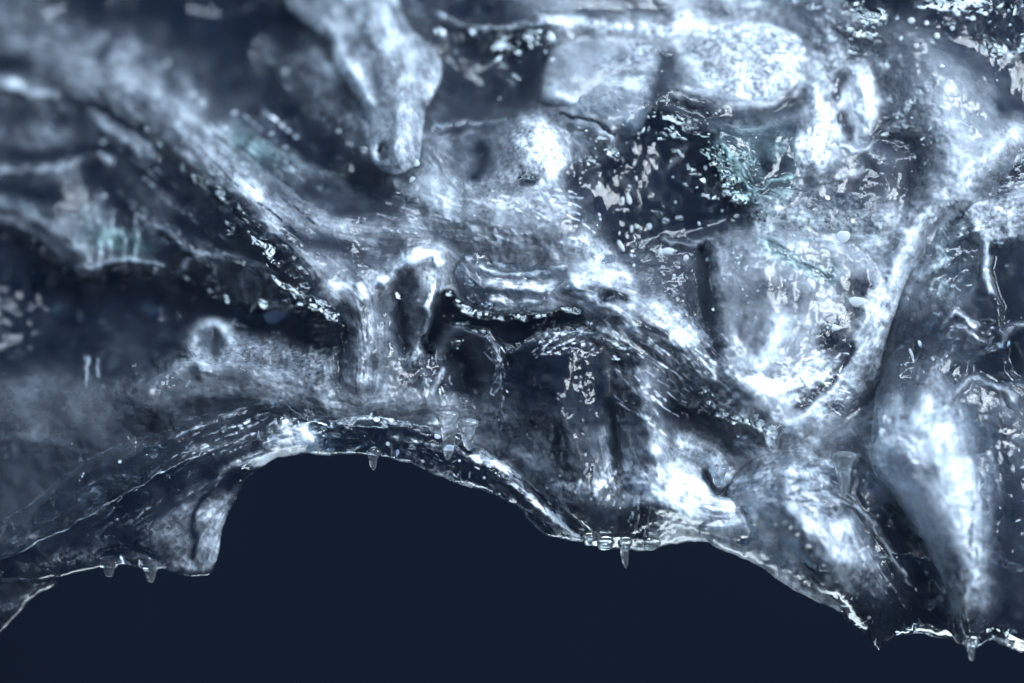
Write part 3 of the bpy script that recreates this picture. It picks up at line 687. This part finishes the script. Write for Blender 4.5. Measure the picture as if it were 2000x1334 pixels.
# basin with a glassy lip
reset(.30, .05, .8)
flow([(890, 500), (930, 570), (1050, 580), (1180, 530)], 40, 2)
line([(895, 530), (930, 555), (1000, 562), (1075, 565)], 15, .75, h=6, k=1); line([(900, 570), (950, 595), (1040, 600)], 9, .5, h=5, k=1); line([(960, 590), (1040, 592), (1080, 580)], 7, .6, h=3)
line([(900, 500), (960, 478), (1040, 478)], 7, .6, h=7); line([(930, 520), (1000, 535), (1090, 520), (1180, 500)], 6, .7, h=5)
line([(950, 505), (1050, 505)], 16, .2, h=-6); line([(915, 560), (935, 575)], 9, .05, h=-8); line([(1000, 575), (1060, 578)], 7, .15)
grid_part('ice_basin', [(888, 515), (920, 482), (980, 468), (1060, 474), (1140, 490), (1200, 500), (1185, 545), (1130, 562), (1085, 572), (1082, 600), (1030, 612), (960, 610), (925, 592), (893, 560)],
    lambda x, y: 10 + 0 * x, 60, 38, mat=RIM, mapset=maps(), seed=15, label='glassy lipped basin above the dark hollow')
# bubbles frozen into the ice, and pale beads in place of blurred glints
def sphere(name, seed=0, seg=20):
    vs = []; fs = []
    for j in range(1, seg):
        th = math.pi * j / seg
        for i in range(seg):
            ph = 2 * math.pi * i / seg
            r = 1 + .10 * math.sin(2 * ph + seed) * math.sin(th) + .06 * math.cos(3 * th + seed)
            vs.append((r * math.sin(th) * math.cos(ph), r * math.sin(th) * math.sin(ph), r * math.cos(th)))
    t = len(vs); vs += [(0, 0, 1), (0, 0, -1)]
    for j in range(seg - 2):
        for i in range(seg): fs.append((j * seg + i, j * seg + (i + 1) % seg, (j + 1) * seg + (i + 1) % seg, (j + 1) * seg + i)[::-1])
    for i in range(seg): fs.append((t, i, (i + 1) % seg)); fs.append((t + 1, (seg - 2) * seg + (i + 1) % seg, (seg - 2) * seg + i))
    me = bpy.data.meshes.new(name); me.from_pydata(vs, [], fs); me.materials.append(BUB)
    for p in me.polygons: p.use_smooth = True
    return me
bpy.context.view_layer.update(); DG = bpy.context.evaluated_depsgraph_get()
from mathutils import Vector
def seat(px, py, d0):
    """depth (photo pixels) of the ice surface found along the line of sight"""
    v = Vector(P(px, py, 0)) - cam.location
    ok, loc, *_ = sc.ray_cast(DG, cam.location, v.normalized())
    return loc.y / S * 1000 if ok and loc.y < .08 else d0
bm_ = [sphere('air_bubble_or_glint', k * 1.7, 14) for k in range(4)]
random.seed(5)
def bubble_or_glint(px, py, rx, rz, rot=0, d=None):
    o = bpy.data.objects.new('air_bubble_or_glint', random.choice(bm_)); sc.collection.objects.link(o); o.parent = ice
    o.location = P(px, py, seat(px, py, 0)); k = S / 1000
    o.scale = (rx * k, min(rx, rz) * .35 * k, rz * k); o.rotation_euler = (0, rot, 0)
for a in [(1645, 462, 16, 12), (1675, 590, 22, 10, .1), (1628, 640, 13, 6), (1212, 480, 6, 14, -.5), (1305, 492, 12, 9), (1290, 492, 5, 8), (1340, 506, 5, 9), (1228, 388, 5, 12, -.3), (1216, 392, 4, 8),
          (1170, 420, 4, 4), (1268, 442, 5, 7), (1233, 447, 4, 7), (1330, 300, 4, 10, -.7), (1590, 712, 8, 7), (1440, 422, 7, 4), (1725, 848, 7, 12, -.3), (1728, 820, 5, 8), (1780, 690, 3, 10, -.4), (1797, 672, 3, 8, -.4)]: bubble_or_glint(*a)
for a in [(327, 124, 8), (376, 187, 10), (394, 201, 10), (458, 222, 8), (268, 157, 7), (240, 150, 5), (770, 8, 9), (812, 318, 10), (806, 352, 9), (204, 383, 7), (196, 300, 5), (202, 278, 6), (530, 262, 6), (500, 85, 6), (577, 268, 5), (8, 462, 5), (68, 468, 5), (1080, 118, 7),  # white beads stand in for out-of-focus glints
          (1780, 40, 8), (1830, 70, 8), (1870, 25, 7), (1900, 35, 7), (1790, 90, 7), (1760, 75, 6), (1970, 110, 9), (1840, 130, 6), (1860, 55, 6), (1810, 45, 6)]: bubble_or_glint(a[0], a[1], a[2] * .8, a[2] * .75)
for k in range(46):
    px, py = random.uniform(1150, 1420), random.uniform(230, 560)
    r = random.choice([1.8, 2.2, 2.6, 3.4]); bubble_or_glint(px, py, r, r * random.uniform(1, 1.7), random.uniform(-.6, .3))
for k in range(34):
    px, py = random.uniform(1430, 1620), random.uniform(480, 640); r = random.choice([1.6, 2.2, 2.8]); bubble_or_glint(px, py, r, r)
# ------------------------------------------------------------------ melt water drops (things of their own, hanging from the ice)
def drop(px, py, wd, ht, d, label, neck=.35, out=0):
    """px,py = where it hangs; wd = width at the root, ht = hanging length"""
    prof = []; n = 26; top = min(wd * .3, 12); neck = max(neck, .4); wd *= .85; ht *= 1.15
    for i in range(n + 1):
        t = i / n
        if t < .28: u = t / .28; r = wd / 2 * math.sqrt(max(0, 1 - (1 - u) ** 2)); z = top * (1 - u)
        else:
            u = (t - .28) / .72; z = -ht * u
            r = wd / 2 * ((1 - u) ** 3 * (1 - neck) + neck * math.sqrt(max(0, 1 - max(0, (u - .6) / .4) ** 2)))
        prof.append((r, z))
    prof = prof[1:]; n -= 1
    vs = []; fs = []; seg = 24
    for (r, z) in prof[:-1]:
        for i in range(seg):
            a = 2 * math.pi * i / seg; vs.append((r * math.cos(a) + 1.5 * math.sin(z * .09), r * .7 * math.sin(a), z))
    vs.append((0, 0, prof[-1][1])); vs.append((0, 0, top))
    for j in range(n - 1):
        for i in range(seg): fs.append((j * seg + i, (j + 1) * seg + i, (j + 1) * seg + (i + 1) % seg, j * seg + (i + 1) % seg))
    for i in range(seg): fs.append(((n - 1) * seg + i, n * seg, (n - 1) * seg + (i + 1) % seg)); fs.append((i, (i + 1) % seg, n * seg + 1))
    me = bpy.data.meshes.new('water_drop'); k = S / 1000
    me.from_pydata([(x * k, y * k, z * k) for x, y, z in vs], [], fs); me.materials.append(WATER)
    for p in me.polygons: p.use_smooth = True
    o = bpy.data.objects.new('water_drop', me); sc.collection.objects.link(o); dd = seat(px, py - top - 6, d) + wd * .30
    if out: dd = min(seat(px, py - 4, d), seat(px, py + ht * .5, d), seat(px, py + ht * .95, d)) - wd * .22
    o.location = P(px, py, dd)
    o['label'] = label; o['category'] = 'water drop'; o['group'] = 'melt water drops hanging from the ice'
drop(876, 812, 54, 76, -60, 'long finger-shaped water drop hanging in front of the arch', .48, 48)
drop(915, 828, 50, 46, -58, 'short broad water drop just right of the long finger-shaped drop', .5, 44)
drop(730, 884, 38, 30, -14, 'pale cone-shaped water drop under the crown of the arch', .2)
drop(1221, 1060, 36, 42, 8, 'thin long-necked water drop under the centre lobe', .42)
drop(1150, 1050, 30, 14, 6, 'small dark water drop left in the row under the centre lobe', .6)
drop(1183, 1060, 42, 13, 5, 'rounded bright water drop between the small dark drop and the long-necked one', .8)
drop(1272, 1062, 44, 12, 6, 'flat wide water drop right of the long-necked drop', .7)
drop(214, 1100, 56, 24, 18, 'left water drop under the torn pale flap', .35)
drop(295, 1104, 52, 30, 18, 'pointed water drop beside the torn pale flap', .2)
drop(1648, 893, 60, 68, -95, 'dark slender water drop over the top of the blunt fang', .3, 50)
drop(1510, 836, 52, 34, -45, 'dark rounded water drop under the bright right facet', .55, 34)
drop(1404, 918, 46, 30, -50, 'small grey water drop left of the blunt fang', .5, 40)
drop(1898, 1254, 34, 32, -30, 'tapering water drop at the foot of the right pillar', .25)
